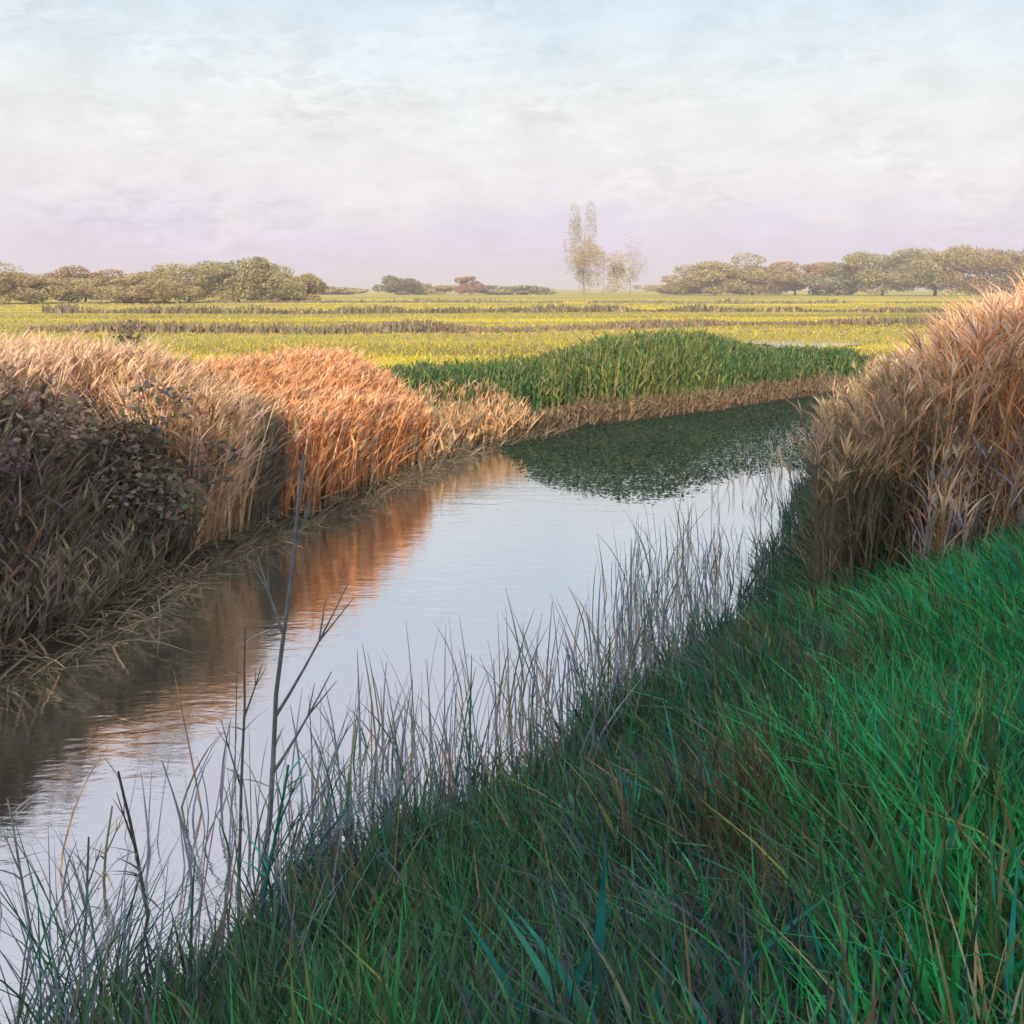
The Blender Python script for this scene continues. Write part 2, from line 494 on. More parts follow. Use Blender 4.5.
# --- reeds on the near bank, right: front brown, tall orange
G = Geo()
x = rng.uniform(1.6, 6.2, 14000); y = rng.uniform(7.3, 10.6, 14000)
dl, dr = sides(x, y)
keep = (dr > -.05) & (dr < 4.2) & (y > 7.4 + .25 * (x - 2.2) * 0 + .3 * rng.uniform(-1, 1, len(x)))
keep &= 512 + F * x / y > 826 + 14 * np.sin(9 * y)
x, y, dr = x[keep][:5600], y[keep][:5600], dr[keep][:5600]
P = ground_pts(x, y)
p = px_of(P)
hh = (1.3 + .2 * sstep(830, 900, p) + .22 * sstep(920, 960, p)) * rng.uniform(.78, 1.08, len(P))
br = sstep(885, 985, p + 60 * (fbm(x * 2, y * 2, 41) - .5)) > rng.uniform(0, 1, len(P))
reeds(G, P[~br], hh[~br], [BROWN * .55, OLIVE * .65, TAN * .8, UMBER * .7, DOLIVE * .8], [2, 3.4, .7, 2, 2.6], w=.015, leaf=6, plume_cols=[TAN, BROWN], leaf_w=.012, leaf_len=.34)
tag(G.build('brown_reeds', M_REED), 'brown olive reeds leaning over the water on the right bank', 'reeds', kind='stuff')
G2 = Geo()
reeds(G2, P[br], hh[br], [ORANGE, TAN, STRAW, PINK], [5, 1, 2, 1.5], w=.016, leaf=6, plume_cols=[ORANGE, PINK, STRAW], leaf_w=.0125, leaf_len=.34)
x = rng.uniform(2.4, 5, 5000); y = rng.uniform(7.1, 7.9, 5000); dl, dr = sides(x, y)
m_ = (512 + F * x / y > 895 + 30 * fbm(x * 3, y * 3, 44)) & (dr > .3)
x, y = x[m_][:620], y[m_][:620]
P = ground_pts(x, y)
reeds(G2, P, rng.uniform(.6, 1.15, len(P)), [SLATE * 1.7, TAN, PINK * .75, STRAW], [3, 2, 3, 1], w=.014, leaf=5, lean=.2, leaf_w=.013)
tag(G2.build('tall_orange_reeds', M_REED), 'tall orange reeds at the right edge rising above the green grass', 'reeds', kind='stuff')
G = Geo()
x, y, d = along(RD, 800, 1000, .0, 4.5, 2600, -1)
keep = y > 10.4
P = ground_pts(x[keep], y[keep])
reeds(G, P, 1.3 * rng.uniform(.7, 1.1, len(P)), [TAN, BROWN, OLIVE, STRAW], [3, 2, 2, 1], w=.02)
tag(G.build('distant_tan_reeds', M_REED), 'tan and olive reeds farther along the right bank behind the brown reeds', 'reeds', kind='stuff')

# ------------------------------------------------------------------ near bank grass
def near_grass(n, x0, x1, y0, y1, hmin, hmax, w, segs):
    x = rng.uniform(x0, x1, n); y = rng.uniform(y0, y1, n)
    dl, dr = sides(x, y)
    keep = (dr > -.12) & (np.abs(x) < .53 * y + .6) & (np.hypot(x, y) > 1.35)
    x, y, dr = x[keep], y[keep], dr[keep]
    return x, y, dr


G = Geo()
for (n, box, hs, w, segs) in ((50000, (-2.3, 3.4, 1.3, 5.2), (.26, .55), .014, 4), (56000, (-.9, 5.2, 5.2, 8.6), (.3, .58), .021, 3),
                              (26000, (1.6, 8, 8.6, 14), (.3, .55), .024, 3)):
    x, y, dr = near_grass(n, *box, *hs, w, segs)
    P = ground_pts(x, y)
    n = len(P)
    lum = fbm(x * .75 + 3, y * .75, 50); pa = fbm(x * 2.6 - y * .5, y * .6, 60); pb = fbm(x * 2.4 + 9 - y * .5, y * .55, 70)
    right = sstep(.1, .42, x / (y + .3))                 # the drier, brighter sward up the bank
    col = palette([FOREST, DGREEN, FOREST * .7, OLIVE * .45], [3, 2, 1.5, .6], n, .26)
    u = rng.uniform(0, 1, n)
    e = sstep(.4, .58, pa * .6 + lum * .4 +   .2 * right - .02); m_ = u < e * (.13 + .8 * right); col[m_] = palette([EMER, EMER * .8, GREEN * .6, TEAL], [3, 2, 1.2, .8], m_.sum())
    u = rng.uniform(0, 1, n); m_ = u < .5 * sstep(.6, .74, pb); col[m_] = palette([BLUEG * .5, BLUEG * .36, TEAL * .4], [2, 2, 1], m_.sum())
    m_ = rng.uniform(0, 1, n) < .8 * sstep(.62, .72, fbm(x * 2.7 + 31, y * .6, 110)); col[m_] = palette([OLIVE * .5, BROWN * .35, GREEN * .6], [3, 1, 1.5], m_.sum())
    u = rng.uniform(0, 1, n); m_ = u < .085; col[m_] = palette([LGREEN * .8, TAN * .6, TEAL, OLIVE * .8, GREEN], [1.4, 1, 1, 2, 1.5], m_.sum())
    wet = sstep(.9, .1, dr); u = rng.uniform(0, 1, n); m_ = u < .3 * wet; col[m_] = palette([BLUEG * .5, FOREST * .5, DOLIVE * .4], [2, 2, 1], m_.sum())
    h = rng.uniform(*hs, n) * (.65 + .7 * fbm(x * 1.6, y * 1.6, 80)) * (.75 + .25 * sstep(0, .7, dr))
    G.blades(P, h, w * rng.uniform(.6, 1.5, n), rng.normal(1.2, 1.6, n), np.abs(rng.normal(0, .28, n)), rng.uniform(.05, .85, n) ** 1.4,
             rng.normal(0, .8, n), col, segs, .8, .06, .7)
    q = rng.choice(n, n // 14, False)      # broader leaves among the blades
    G.blades(P[q], h[q] * rng.uniform(.5, .95, len(q)), w * rng.uniform(2.2, 4, len(q)), rng.uniform(0, 6.28, len(q)), rng.uniform(.05, .6, len(q)), rng.uniform(.1, .6, len(q)),
             rng.normal(0, .6, len(q)), col[q] * rng.uniform(.9, 1.25, (len(q), 1)), 5, .8, .04, .4)
tag(G.build('grass', M_GRASS), 'thick deep green grass covering the near bank from bottom edge to reeds', 'grass', kind='stuff')

# thin grey rushes standing in the shallow edge
G = Geo()
x, y, d = along(RD, -400, 860, -1.5, .3, 5000, -1)
dens = fbm(x * 1.2, y * 1.2, 90)
pr = 512 + F * x / np.maximum(y, .5)
thin = 1 - .6 * sstep(620, 740, pr)
keep = (rng.uniform(0, 1, len(x)) < thin * sstep(.3, .7, dens) * (.12 + .88 * sstep(-1.7, -.5, d))) & (np.hypot(x, y) > 2.2)
x, y, d, pr = x[keep], y[keep], d[keep], pr[keep]
P = np.stack([x, y, np.where(d > 0, height(x, y), 0) - .05], 1)
n = len(P)
G.blades(P, rng.uniform(.3, .75, n) * (1 - .45 * sstep(620, 760, pr)), .008 * rng.uniform(.6, 1.7, n), rng.uniform(0, 6.28, n), np.abs(rng.normal(0, .2, n)), rng.uniform(0, .3, n),
         rng.normal(0, .6, n), palette([BLUEG * 1.3, SLATE * 1.5, OLIVE, FOREST, TAN * .8, PLUM * 1.5], [3, 3, 2, 2, 1, 1], n), 4, .6, .2)
x, y, d = along(RD, -300, 850, -.4, .3, 7000, -1)
keep = (rng.uniform(0, 1, len(x)) < .25 + .75 * sstep(.35, .65, fbm(x * 1.7, y * 1.7, 93))) & (np.hypot(x, y) > 2.4)
x, y, d = x[keep], y[keep], d[keep]
P = np.stack([x, y, np.where(d > 0, height(x, y), 0) - .04], 1); n = len(P)
G.blades(P, rng.uniform(.16, .46, n), .011 * rng.uniform(.6, 1.6, n), rng.uniform(0, 6.28, n), np.abs(rng.normal(0, .22, n)), rng.uniform(0, .5, n),
         rng.normal(0, .6, n), palette([BLUEG * .5, FOREST * .7, TEAL * .45, DOLIVE * .5, SLATE * .6], [3, 4, 2, 1, 1], n), 4, .7, .08, .6)
tag(G.build('rushes', M_GRASS), 'thin grey green rushes standing in shallow water along the near bank', 'rushes', kind='stuff')

# ------------------------------------------------------------------ meadow grass
G = Geo()
for (n, y0, y1, w, h) in ((26000, 21, 45, .04, .17), (26000, 45, 95, .08, .15), (14000, 95, 210, .2, .16)):
    y = y0 * (y1 / y0) ** rng.uniform(0, 1, n); x = rng.uniform(-.55, .55, n) * y
    dl, dr = sides(x, y)
    keep = dl > 3.0
    x, y = x[keep], y[keep]
    # rows: drier seams between mown strips
    s = fbm(x * .012, y * .09, 31)
    P = ground_pts(x, y); n = len(P)
    col = palette([YELLOW, YELLOW * .9, LGREEN * 1.3, TAN], [5, 3, 1, .5], n)
    m_ = np.clip(sstep(.44, .6, s) + .55 * sstep(-2, -22, x + .1 * y), 0, .9) > rng.uniform(0, 1, n)
    col[m_] = palette([OLIVE * 1.1, LGREEN * .8, TAN * .9, YELLOW * .8], [2.4, .8, 1, 3], m_.sum())
    G.blades(P, h * rng.uniform(.5, 1.2, n), w * rng.uniform(.6, 1.4, n), rng.uniform(0, 6.28, n), np.abs(rng.normal(0, .35, n)), rng.uniform(.1, .6, n),
             rng.normal(0, .5, n), col, 2, .7, .1)
tag(G.build('meadow_grass', M_GRASS), 'yellow green grass of the sunlit meadow beyond the ditch', 'grass', kind='stuff')

# rush lines along the narrow drains that cross the meadow
def drain(name, pts, n, hgt, cols, wts, w, label, spread):
    G = Geo()
    pts = np.array(pts, float)
    t = rng.uniform(0, len(pts) - 1, n)
    x = np.interp(t, np.arange(len(pts)), pts[:, 0]); y = np.interp(t, np.arange(len(pts)), pts[:, 1]) + rng.normal(0, spread, n)
    keep = fbm(x * .09 + hgt * 7, y * .02, 77, 4) > .35
    P = ground_pts(x[keep], y[keep]); n = len(P)
    G.blades(P, hgt * (.25 + 1.3 * fbm(P[:, 0] * .25, P[:, 1] * .1, 88) ** 1.5) * rng.uniform(.4, 1.15, n), w * rng.uniform(.6, 1.5, n), rng.uniform(0, 6.28, n), np.abs(rng.normal(0, .2, n)), rng.uniform(0, .3, n),
             rng.normal(0, .5, n), palette(cols, wts, n), 2, .6, .2)
    tag(G.build(name, M_GRASS), label, 'rushes', kind='stuff')


drain('drain_rushes', [(-22, 50), (-8, 47), (2, 50), (12, 58), (24, 60)], 4200, .6, [BROWN * .7, OLIVE, UMBER, DOLIVE], [3, 2, 2, 1], .12, 'dark brown rush line crossing the middle of the yellow meadow', .5)
drain('drain_rushes', [(-45, 88), (-15, 84), (10, 92), (40, 88)], 3000, .7, [OLIVE * .7, UMBER * .7, DOLIVE, BROWN], [3, 2, 1, 1], .22, 'thin olive rush line crossing the far part of the meadow', .8)
drain('drain_rushes', [(-60, 140), (-20, 150), (30, 140), (80, 150)], 2000, .6, [OLIVE, UMBER, DOLIVE], [3, 2, 1], .4, 'farthest dark rush line just before the trees', 1.5)

# small pool of floodwater in the meadow
g = Geo()
th = np.linspace(0, 2 * np.pi, 40, endpoint=False)
rr = 1 + .25 * np.sin(3 * th + 1) + .12 * np.sin(5 * th)
V = np.r_[[[9.9, 37.5, .575]], np.stack([9.9 + 1.7 * rr * np.cos(th), 37.5 + 2.4 * rr * np.sin(th), np.full(40, .575)], 1)]
Q = [(0, 1 + i, 1 + (i + 1) % 40, 1 + (i + 2) % 40) for i in range(0, 40, 2)]
g.add(V, Q, np.full((41, 3), .1))
tag(g.build('pool', WATER), 'small grey pool of floodwater in the meadow behind the green reeds', 'pool', kind='structure')


# ------------------------------------------------------------------ trees and bushes
def crown_pts(n, rx, ry, rz, clumps, seed, low=.0):
    r = np.random.default_rng(seed)
    d = r.normal(size=(clumps, 3)); d /= np.linalg.norm(d, axis=1)[:, None]
    cc = d * (r.uniform(.35, .95, (clumps, 1))) * [rx, ry, rz]
    cr = r.uniform(.22, .42, clumps)
    i = r.integers(0, clumps, n)
    q = r.normal(size=(n, 3)); q /= np.linalg.norm(q, axis=1)[:, None]
    q *= r.uniform(.3, 1, (n, 1)) ** .5
    P = cc[i] + q * cr[i][:, None] * [rx, ry, rz]
    return P, i


def tree(name, label, cat, X, Y, hgt, wid, leaf, cols, wts, n, seed, trunk=.3, group=None, clumps=26, slim=1., bark=(.07, .055, .04), flat=.85):
    z0 = float(height(np.array([X]), np.array([Y]))[0])
    o = empty(name, (X, Y, z0 - .05))
    tag(o, label, cat, group)
    r = np.random.default_rng(seed)
    g = Geo()
    rz = hgt * (1 - trunk) / 2 * 1.02; cz = hgt - rz
    pts = [(0, 0, 0), (.02 * hgt * r.normal(), 0, hgt * .25), (.03 * hgt * r.normal(), .02 * hgt, hgt * .5), (0, 0, hgt * .8)]
    rad = np.array([.035, .026, .018, .006]) * hgt * slim
    g.tube(pts, rad, bark)
    for k in range(6):
        a = r.uniform(0, 6.28); t = r.uniform(.3, .6)
        p0 = np.array([0, 0, hgt * t]); p2 = np.array([math.cos(a) * wid * .33, math.sin(a) * wid * .33, hgt * (t + r.uniform(.1, .28))])
        g.tube([p0, (p0 + p2) / 2 + [0, 0, .02 * hgt], p2], np.array([.014, .009, .003]) * hgt * slim, bark, 5)
    g.build('trunk', M_BARK, o)
    g = Geo()
    P, ci = crown_pts(n, wid / 2, wid / 2 * flat, rz, clumps, seed)
    P[:, 2] += cz
    P = P[P[:, 2] > .03 * hgt]
    ci = ci[:len(P)]
    tone = r.uniform(.92, 1.09, clumps)[ci][:, None]
    g.leaves(P, leaf * r.uniform(.6, 1.4, len(P)), palette(cols, wts, len(P)) * tone)
    g.build('crown', M_LEAF, o)
    return o


TOLIVE = np.array([.46, .37, .16]); TGREEN = np.array([.36, .33, .14]); TBROWN = np.array([.36, .25, .14]); TGREY = np.array([.2, .21, .17]); TORANGE = np.array([.4, .2, .1])
D = 300.


def far_tree(px, top, wpx, Yd, label, cols, wts, seed, trunk=.0, cat='tree', name='tree', n=15000, leaf=None, wide=1.45, group='trees on the horizon', **kw):
    X = (px - 512) / F * Yd
    hgt = EYE - .45 + (288 - top + 4) / F * Yd
    wid = wpx / F * Yd * wide
    return tree(name, label, cat, X, Yd, hgt, wid, leaf or .0022 * Yd, cols, wts, n, seed, trunk, group, **kw)


A = ([TOLIVE, TGREEN, TBROWN], [4, 2, 1])
B = ([TOLIVE, TBROWN, TGREEN], [3, 3, 1])
Cc = ([TGREEN, TOLIVE, TGREY], [3, 2, 1])
for a in (
    (-25, 268, 80, 135, 'brown olive round tree cut by the left edge of the view', *B, 1),
    (30, 277, 70, 140, 'lowest olive bushy tree near the left end of the horizon', *A, 2),
    (85, 270, 70, 150, 'russet brown tree second from the left on the horizon', [TBROWN, TORANGE * .7, TOLIVE], [3, 1.4, 2], 3),
    (140, 277, 76, 142, 'low brown olive tree between russet tree and wide olive tree', *B, 4),
    (190, 272, 80, 150, 'wide olive tree left of the tallest tree in the left wood', *A, 5),
    (238, 265, 66, 158, 'tall olive green tree beside the dark peaked tree on the left', *Cc, 6),
    (268, 258, 52, 150, 'tallest peaked tree at the right end of the left wood', *Cc, 7),
    (298, 277, 44, 160, 'last small tree stepping down right of the peaked tree', *A, 8),
    (715, 268, 70, 300, 'low olive tree at the left end of the right wood', *A, 9),
    (752, 261, 64, 305, 'rounded olive tree with a russet patch in the right wood', [TOLIVE, TGREEN, TORANGE], [4, 2, .8], 10),
    (795, 266, 70, 300, 'orange tinged low tree in the middle of the right wood', [TOLIVE, TORANGE, TBROWN], [3, 1.4, 1], 11),
    (838, 267, 56, 290, 'grey green tree in the dip of the right wood', [TGREY, TGREEN, TOLIVE], [3, 2, 1], 12),
    (882, 252, 80, 280, 'big rounded olive tree right of the dip in the right wood', *Cc, 13),
    (935, 247, 84, 285, 'highest broad tree behind the tall orange reeds', *A, 14),
    (985, 250, 70, 280, 'russet topped tree behind the tall orange reeds', [TOLIVE, TBROWN, TORANGE], [3, 2, 1], 15),
    (1035, 249, 84, 275, 'dark grey green tree cut by the right edge of the view', [TGREY, TGREEN], [2, 2], 16),
):
    far_tree(*a)
for a in (
    (398, 279, 30, 320, 'small dark bush standing alone right of the left wood', [TGREEN * .5, UMBER, TOLIVE * .7], [3, 1, 1], 21),
    (430, 288, 50, 330, 'flat olive bush low on the horizon beside the small dark bush', *A, 22),
    (470, 281, 22, 320, 'little pinkish brown bush on the horizon left of the tall pale tree', [np.array([.36, .2, .17]), TBROWN], [2, 1], 23),
    (515, 288, 60, 330, 'flat grey green bush on the horizon left of the tall pale tree', [TGREY, TOLIVE], [2, 2], 24),
    (680, 287, 60, 330, 'flat olive bush just left of the right wood', *A, 25),
    (330, 291, 50, 330, 'flattest olive bush at the foot of the left wood', *A, 26),
):
    far_tree(*a, cat='bush', name='bush', trunk=.0, n=5000, group='bushes on the horizon')

# thin half bare trees in the middle of the horizon
PALE = np.array([.42, .38, .32])
far_tree(584, 206, 40, 320, 'tall thin half bare tree alone in the middle of the horizon', [TOLIVE * 1.3, PALE, TGREY * 1.5], [2, 3, 2], 31, trunk=.05, n=8000, name='bare_tree', clumps=20, wide=1., leaf=.38, slim=.3, bark=(.3, .25, .2))
far_tree(603, 243, 66, 315, 'leafier pale olive tree at the foot of the tall thin tree', [TOLIVE * 1.4, PALE * .8, TORANGE * .8], [3, 2, 1], 32, trunk=.05, n=10000, name='bare_tree', clumps=18, wide=1., leaf=.38, slim=.3, bark=(.3, .25, .2))
far_tree(630, 240, 42, 320, 'faint pinkish bare tree right of the tall thin tree', [np.array([.5, .38, .36]), PALE], [2, 2], 33, trunk=.05, n=1500, name='bare_tree', clumps=16, wide=1., leaf=.36, slim=.22, bark=(.36, .3, .27))

# dark bramble bushes on the left bank
def bramble(X, Y, hgt, wid, label, seed, cols, wts):
    tree('bramble_bush', label, 'bush', X, Y, hgt, wid, .07, cols, wts, 5200, seed, trunk=.05, clumps=34, group='brambles on the left bank')


bramble(-3.35, 9.5, 1.5, 1.75, 'rounded dark bramble bush under the arching straw reeds', 51, [DOLIVE * .8, UMBER, SLATE * .5, BROWN * .8], [3, 2, 1, 2])
bramble(-4.2, 8.8, 1.4, 1.8, 'brownish bramble bush left of the rounded dark one', 52, [OLIVE * .8, BROWN * .8, PLUM * .9, UMBER], [2, 3, 2, 3])
bramble(-4.1, 7.7, 1.15, 1.5, 'purplish brown low bramble at the left edge by the water', 53, [PLUM * .8, UMBER * .8, BROWN * .7], [3, 2, 2])
tree('bush', 'tiny dark bush standing among the pale reed tops on the left', 'bush', -6.6, 19., 1.55, .75, .07, [UMBER, DOLIVE], [2, 2], 900, 54, trunk=.2)


# ------------------------------------------------------------------ tall dead stalks in front of the water
def stalk(X, Y, hgt, lean_x, lean_y, branches, label, col, r0=.008, seed=0):
    r = np.random.default_rng(seed)
    z0 = max(float(height(np.array([X]), np.array([Y]))[0]), -.15)
    o = empty('dead_stalk', (X, Y, z0 - .02))
    tag(o, label, 'stalk', 'dead stalks at the water edge')
    t = np.linspace(0, 1, 9)
    wob = np.cumsum(r.normal(0, .0035, 9)) * hgt
    axis_ = np.stack([lean_x * t ** 1.3 + wob, lean_y * t + .5 * wob, hgt * t], 1)
    g = Geo(); g.tube(axis_, r0 * (1 - .5 * t), col, 6)
    k = 9; tt = r.uniform(.2, .95, k)
    g.blades(np.stack([np.interp(tt, t, axis_[:, i]) for i in range(3)], 1), r.uniform(.08, .2, k), .012, r.uniform(0, 6.28, k), r.uniform(.5, 1.3, k), r.uniform(.3, .9, k),
             r.normal(0, 1, k), col * r.uniform(.8, 1.8, (k, 1)), 4, .8, .05, .4)
    # a few withered side leaves belong to the stem
    g.build('stem', M_STALK, o, True)
    for (tb, ln, az, up) in branches:
        p0 = np.array([np.interp(tb, t, axis_[:, i]) for i in range(3)])
        d = np.array([math.cos(az) * math.cos(up), math.sin(az) * math.cos(up), math.sin(up)])
        q = np.linspace(0, 1, 6)[:, None]
        pts = p0 + d * ln * q + np.array([0, 0, .14 * ln]) * q ** 2
        g = Geo(); g.tube(pts, r0 * .55 * (1 - .7 * q[:, 0]), col, 5)
        # twigs at the tip
        for s in (-1, 1):
            w = pts[3] + (d + np.array([s * .35, .1 * s, .25])) * ln * .3 * np.linspace(0, 1, 3)[:, None]
            g.tube(w, [r0 * .3, r0 * .22, r0 * .1], col, 4)
        g.build('side_branch', M_STALK, o, True)
    return o


CS = np.array([.19, .21, .22]); CB = np.array([.1, .08, .075])
stalk(-1.03, 4.55, 1.98, .19, .02, [(.45, .55, .15, 1.0), (.33, .42, .3, .95), (.62, .3, 2.8, 1.15), (.8, .2, .2, 1.2)], 'tallest dead stalk with a long side branch before the orange reeds', CS, .014, 61)
stalk(-1.1, 4.45, 1.3, .06, 0, [(.5, .25, 2.9, 1.2), (.72, .2, .2, 1.2)], 'straight dark stalk just left of the tallest one', CS * .8, .009, 62)
stalk(-1.42, 4.35, .75, -.16, 0, [(.6, .2, 2.8, 1.1)], 'brownish stalk leaning left over the pale water', CB, .01, 63)
stalk(-1.6, 4.1, .62, .02, 0, [(.55, .18, 2.6, 1.1), (.7, .14, .4, 1.2)], 'short grey stalk in the shallow water at lower left', CS, .008, 64)
stalk(-1.82, 4.2, .72, -.1, 0, [(.6, .2, 3.0, 1.1)], 'leaning slate stalk nearest the left edge of the view', CS * .9, .007, 65)
stalk(-1.72, 4.6, .5, .05, 0, [(.6, .15, .3, 1.1)], 'shortest olive stalk standing in the water at lower left', OLIVE, .008, 66)
stalk(-1.0, 4.3, .8, .12, 0, [(.5, .25, .2, 1.0), (.7, .2, .3, 1.1)], 'teal tinged stalk at the foot of the tallest one', TEAL * .7, .01, 67)


def tuft(name, X, Y, n, hmin, hmax, w, cols, wts, label, cat, az=0., spread=.5, bend=(.1, .5), lean=(.1, .7), group=None, mid=0., rad=.08, segs=6):
    z0 = max(float(height(np.array([X]), np.array([Y]))[0]), 0)
    g = Geo()
    a = rng.uniform(0, 6.28, n); rr = rad * rng.uniform(0, 1, n) ** .5
    P = np.stack([np.cos(a) * rr, np.sin(a) * rr, np.full(n, -.03)], 1)
    g.blades(P, rng.uniform(hmin, hmax, n), w * rng.uniform(.7, 1.3, n), rng.normal(az, spread, n), rng.uniform(*lean, n), rng.uniform(*bend, n),
             rng.normal(0, .5, n), palette(cols, wts, n), segs, .8, .05, mid)
    o = g.build(name, M_GRASS)
    o.location = (X, Y, z0)
    return tag(o, label, cat, group)


tuft('sedge_tuft', -.92, 4.35, 90, .5, .95, .006, [SLATE, BLUEG, TEAL * .8, SLATE * 1.3], [3, 3, 1, 1], 'feathery grey blue sedge tuft fanning right beside the tallest stalk', 'sedge', 0, .5, (.15, .6), (.1, .8), rad=.12)
tuft('sedge_tuft', -.42, 4.75, 70, .3, .6, .007, [BLUEG, SLATE, TEAL * .6], [3, 2, 2], 'blue grey sedge tuft at the edge of the grass right of the feathery one', 'sedge', 1.5, 1.5, rad=.14)
tuft('sedge_tuft', -1.5, 3.75, 110, .35, .75, .007, [BLUEG, DGREEN, SLATE, TEAL * .6], [3, 3, 2, 2], 'dense green grey sedge tuft in the bottom left corner', 'sedge', 1.5, 1.6, rad=.2)


# broad teal leaves in the foreground grass: each leaf is a part
def broad_plant(X, Y, leaves, label):
    z0 = float(height(np.array([X]), np.array([Y]))[0])
    o = empty('broad_leaf_plant', (X, Y, z0 + .36))
    tag(o, label, 'plant', 'broad leaved plants in the grass')
    for (ln, w, az, lean, bend, c) in leaves:
        g = Geo()
        g.blades(np.array([[0, 0, -.3]]), ln + .1, w * 1.15, az, lean, bend, rng.normal(.2, .3), c, 8, .7, .04, .35)
        g.build('leaf', M_GRASS, o, True)


T1 = np.array([.035, .26, .19]); T2 = np.array([.06, .34, .24]); T3 = np.array([.02, .2, .19])
broad_plant(.19, 2.55, [(.5, .03, 1.2, .08, .1, T3), (.46, .034, .3, .2, .2, T1), (.4, .026, 2.9, .3, .2, T2)], 'teal plant with three upright broad leaves in the dark grass')
broad_plant(.26, 2.4, [(.58, .032, .1, .55, .25, T2), (.4, .026, 2.6, .4, .3, T1), (.34, .024, .4, .2, .1, T1)], 'teal plant with one long leaf slanting up to the right')
broad_plant(.08, 2.7, [(.42, .028, .4, .25, .2, T1), (.36, .024, 2.6, .3, .3, T3)], 'small teal plant with two leaves left of the others')
tuft('dry_grass_tuft', .87, 2.02, 30, .36, .56, .008, [TAN * .9, PALE, STRAW * .6], [2, 2, 1], 'small pale dry grass tuft in the bottom right corner', 'grass tuft', 1.5, 1.6, rad=.07)

# unseen screen of loose leaves, added behind the viewpoint to shade the near bank
G = Geo()
n = 44000
x = rng.uniform(-34, 34, n)
top = 6.5 + .6 * sstep(-1, 2, x) + 1.5 * (fbm(x * .33, 0 * x, 101, 2) - .5) * 2
z = rng.uniform(.2, 1, n) ** .7 * top + .2
y = rng.uniform(-8.6, -6.2, n)
G.leaves(np.stack([x, y, z + .4], 1), .42 * rng.uniform(.7, 1.3, n), palette([DGREEN, OLIVE, FOREST], [2, 2, 1], n))
tag(G.build('shade_screen', M_LEAF), 'unseen screen of leaves added behind the viewpoint to shade the near bank', 'shade_screen')

# ------------------------------------------------------------------ sky and sun
SUN_EL, SUN_AZ = R(20), R(188)      # azimuth measured clockwise from +Y: the sun stands behind the viewer
w = bpy.data.worlds.new('World'); scene.world = w; w.use_nodes = True
nt = w.node_tree; nt.nodes.clear()
N = nt.nodes.new; L = nt.links.new
out = N('ShaderNodeOutputWorld'); bg = N('ShaderNodeBackground'); L(bg.outputs[0], out.inputs['Surface'])
sky = N('ShaderNodeTexSky'); sky.sky_type = 'NISHITA'; sky.sun_disc = False
sky.sun_elevation = SUN_EL; sky.sun_rotation = SUN_AZ
sk = N('ShaderNodeVectorMath'); sk.operation = 'SCALE'; sk.inputs['Scale'].default_value = .10
L(sky.outputs[0], sk.inputs[0])
tc = N('ShaderNodeTexCoord'); sp = N('ShaderNodeSeparateXYZ'); L(tc.outputs['Generated'], sp.inputs[0])
# high veil of cloud: colour by elevation, brushed by wisps
mpv = N('ShaderNodeVectorMath'); mpv.operation = 'MULTIPLY'; mpv.inputs[1].default_value = (7, 7, 13)
L(tc.outputs['Generated'], mpv.inputs[0])
nw = N('ShaderNodeTexNoise'); nw.inputs['Scale'].default_value = 1; nw.inputs['Detail'].default_value = 4; nw.inputs['Distortion'].default_value = 1.2
L(mpv.outputs[0], nw.inputs['Vector'])
el = N('ShaderNodeMath'); el.operation = 'MULTIPLY_ADD'; el.inputs[1].default_value = .1
L(nw.outputs['Fac'], el.inputs[0])
e2 = N('ShaderNodeMath'); e2.operation = 'SUBTRACT'; e2.inputs[1].default_value = .05
L(sp.outputs['Z'], e2.inputs[0]); L(e2.outputs[0], el.inputs[2])
rp = N('ShaderNodeValToRGB'); L(el.outputs[0], rp.inputs[0])
cr = rp.color_ramp
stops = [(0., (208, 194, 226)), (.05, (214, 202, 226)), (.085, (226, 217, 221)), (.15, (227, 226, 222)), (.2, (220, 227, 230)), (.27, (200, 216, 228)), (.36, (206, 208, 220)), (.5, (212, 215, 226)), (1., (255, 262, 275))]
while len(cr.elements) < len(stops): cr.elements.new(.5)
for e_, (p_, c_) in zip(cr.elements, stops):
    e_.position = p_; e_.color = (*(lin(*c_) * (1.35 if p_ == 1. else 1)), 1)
# fine wisps
mp2 = N('ShaderNodeVectorMath'); mp2.operation = 'MULTIPLY'; mp2.inputs[1].default_value = (34, 34, 95)
L(tc.outputs['Generated'], mp2.inputs[0])
n2 = N('ShaderNodeTexNoise'); n2.inputs['Scale'].default_value = 1; n2.inputs['Detail'].default_value = 6; n2.inputs['Roughness'].default_value = .62; n2.inputs['Distortion'].default_value = .9
L(mp2.outputs[0], n2.inputs['Vector'])
mr = N('ShaderNodeMapRange'); mr.interpolation_type = 'SMOOTHSTEP'; mr.inputs['From Min'].default_value = .36; mr.inputs['From Max'].default_value = .6
mr.inputs['To Min'].default_value = .89; mr.inputs['To Max'].default_value = 1.05
L(n2.outputs['Fac'], mr.inputs['Value'])
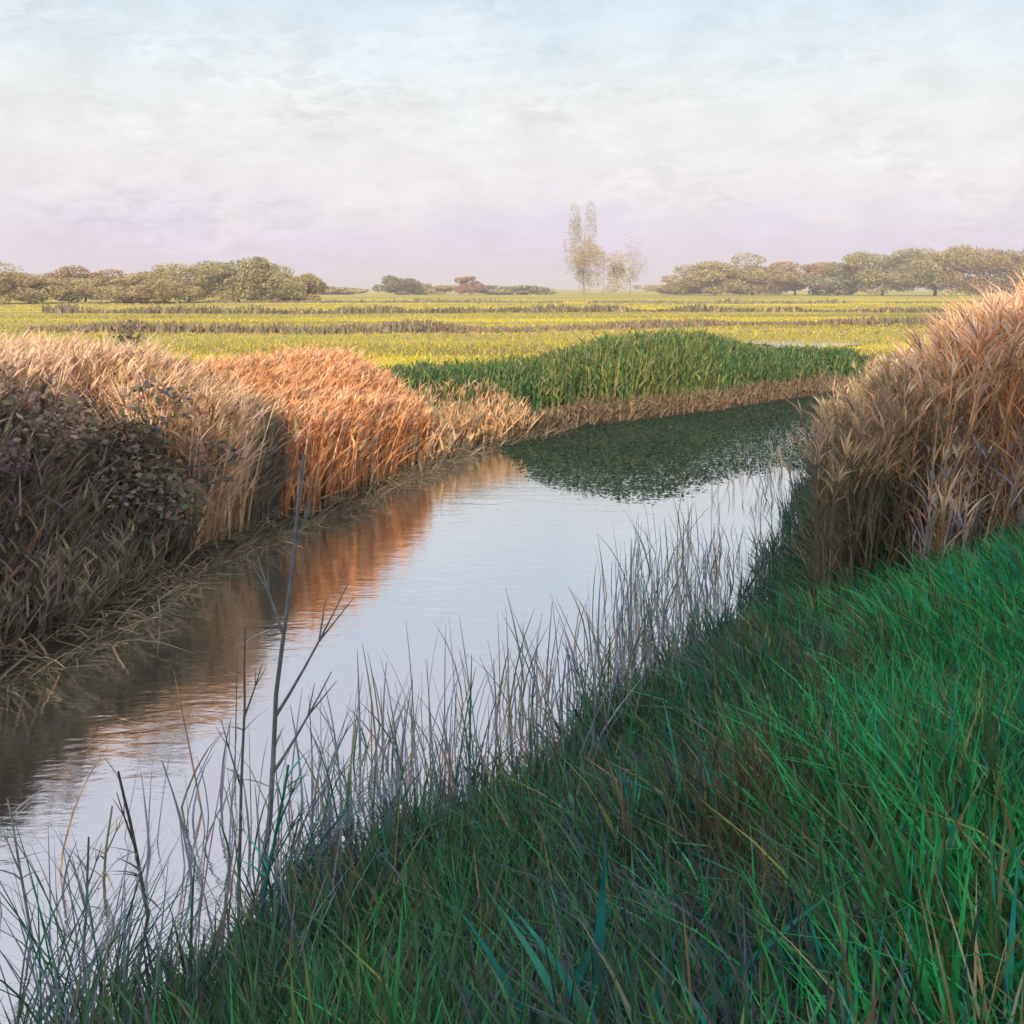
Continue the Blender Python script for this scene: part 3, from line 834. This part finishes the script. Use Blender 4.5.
# the fine wisps come and go; broad soft patches of thinner cloud lie between them
mp3 = N('ShaderNodeVectorMath'); mp3.operation = 'MULTIPLY'; mp3.inputs[1].default_value = (6, 6, 15)
L(tc.outputs['Generated'], mp3.inputs[0])
n3 = N('ShaderNodeTexNoise'); n3.inputs['Scale'].default_value = 1; n3.inputs['Detail'].default_value = 3; n3.inputs['Distortion'].default_value = .5
L(mp3.outputs[0], n3.inputs['Vector'])
ms3 = N('ShaderNodeMapRange'); ms3.interpolation_type = 'SMOOTHSTEP'; ms3.inputs['From Min'].default_value = .4; ms3.inputs['From Max'].default_value = .66
L(n3.outputs['Fac'], ms3.inputs['Value'])
mw = N('ShaderNodeMix'); mw.data_type = 'FLOAT'; mw.inputs[2].default_value = 1.0
L(ms3.outputs['Result'], mw.inputs['Factor']); L(mr.outputs['Result'], mw.inputs[3])
mp4 = N('ShaderNodeVectorMath'); mp4.operation = 'MULTIPLY'; mp4.inputs[1].default_value = (15, 15, 34)
L(tc.outputs['Generated'], mp4.inputs[0])
n4 = N('ShaderNodeTexNoise'); n4.inputs['Scale'].default_value = 1; n4.inputs['Detail'].default_value = 8; n4.inputs['Roughness'].default_value = .66
L(mp4.outputs[0], n4.inputs['Vector'])
m4 = N('ShaderNodeMapRange'); m4.inputs['From Min'].default_value = .3; m4.inputs['From Max'].default_value = .7
m4.inputs['To Min'].default_value = .9; m4.inputs['To Max'].default_value = 1.07
L(n4.outputs['Fac'], m4.inputs['Value'])
mm4 = N('ShaderNodeMath'); mm4.operation = 'MULTIPLY'; L(mw.outputs[0], mm4.inputs[0]); L(m4.outputs['Result'], mm4.inputs[1])
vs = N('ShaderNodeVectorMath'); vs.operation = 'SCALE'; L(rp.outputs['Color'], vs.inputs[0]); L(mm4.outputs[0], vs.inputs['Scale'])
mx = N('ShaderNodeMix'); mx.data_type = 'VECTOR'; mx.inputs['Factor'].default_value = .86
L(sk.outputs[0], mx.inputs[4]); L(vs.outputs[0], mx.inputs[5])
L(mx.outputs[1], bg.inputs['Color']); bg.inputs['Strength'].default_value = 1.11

sd = bpy.data.lights.new('sun', 'SUN'); sd.energy = 4.3; sd.angle = R(1.); sd.color = (1, .81, .6)
so = bpy.data.objects.new('sun', sd); COL.objects.link(so)
dirv = Vector((-math.sin(SUN_AZ) * math.cos(SUN_EL), -math.cos(SUN_AZ) * math.cos(SUN_EL), -math.sin(SUN_EL)))
so.rotation_euler = dirv.to_track_quat('-Z', 'Y').to_euler()
so.location = (0, -20, 20)

# evening air: one closed box of thin pale haze round the whole scene
bx = bpy.data.meshes.new('haze')
x0, x1, y0, y1, z0, z1 = gx[0] - 40, gx[-1] + 40, gy[0] - 40, gy[-1] + 40, -1.8, 30
bx.from_pydata([(x, y, z) for z in (z0, z1) for y in (y0, y1) for x in (x0, x1)], [],
               [(0, 2, 3, 1), (4, 5, 7, 6), (0, 1, 5, 4), (2, 6, 7, 3), (0, 4, 6, 2), (1, 3, 7, 5)])
m, nt, out = new_mat('evening_haze')
pv = nt.nodes.new('ShaderNodeVolumePrincipled'); pv.inputs['Color'].default_value = (.97, .93, .95, 1)
pv.inputs['Density'].default_value = .00085; pv.inputs['Anisotropy'].default_value = .0
nt.links.new(pv.outputs[0], out.inputs['Volume'])
bx.materials.append(m)
ho = bpy.data.objects.new('haze', bx); COL.objects.link(ho)
tag(ho, 'thin pale evening haze filling the air over the meadow', 'haze', kind='stuff')

# ------------------------------------------------------------------ camera
cd = bpy.data.cameras.new('camera'); cam = bpy.data.objects.new('camera', cd); COL.objects.link(cam)
cam.location = (0, 0, EYE); cam.rotation_euler = (R(90), 0, 0)
cd.sensor_width = 36; cd.lens = F / 1024 * 36
cd.shift_y = -(512 - 288) / 1024
cd.clip_start = .1; cd.clip_end = 20000
scene.camera = cam
vs_ = scene.view_settings
vs_.view_transform = 'Standard'; vs_.look = 'None'; vs_.exposure = .16; vs_.gamma = 1
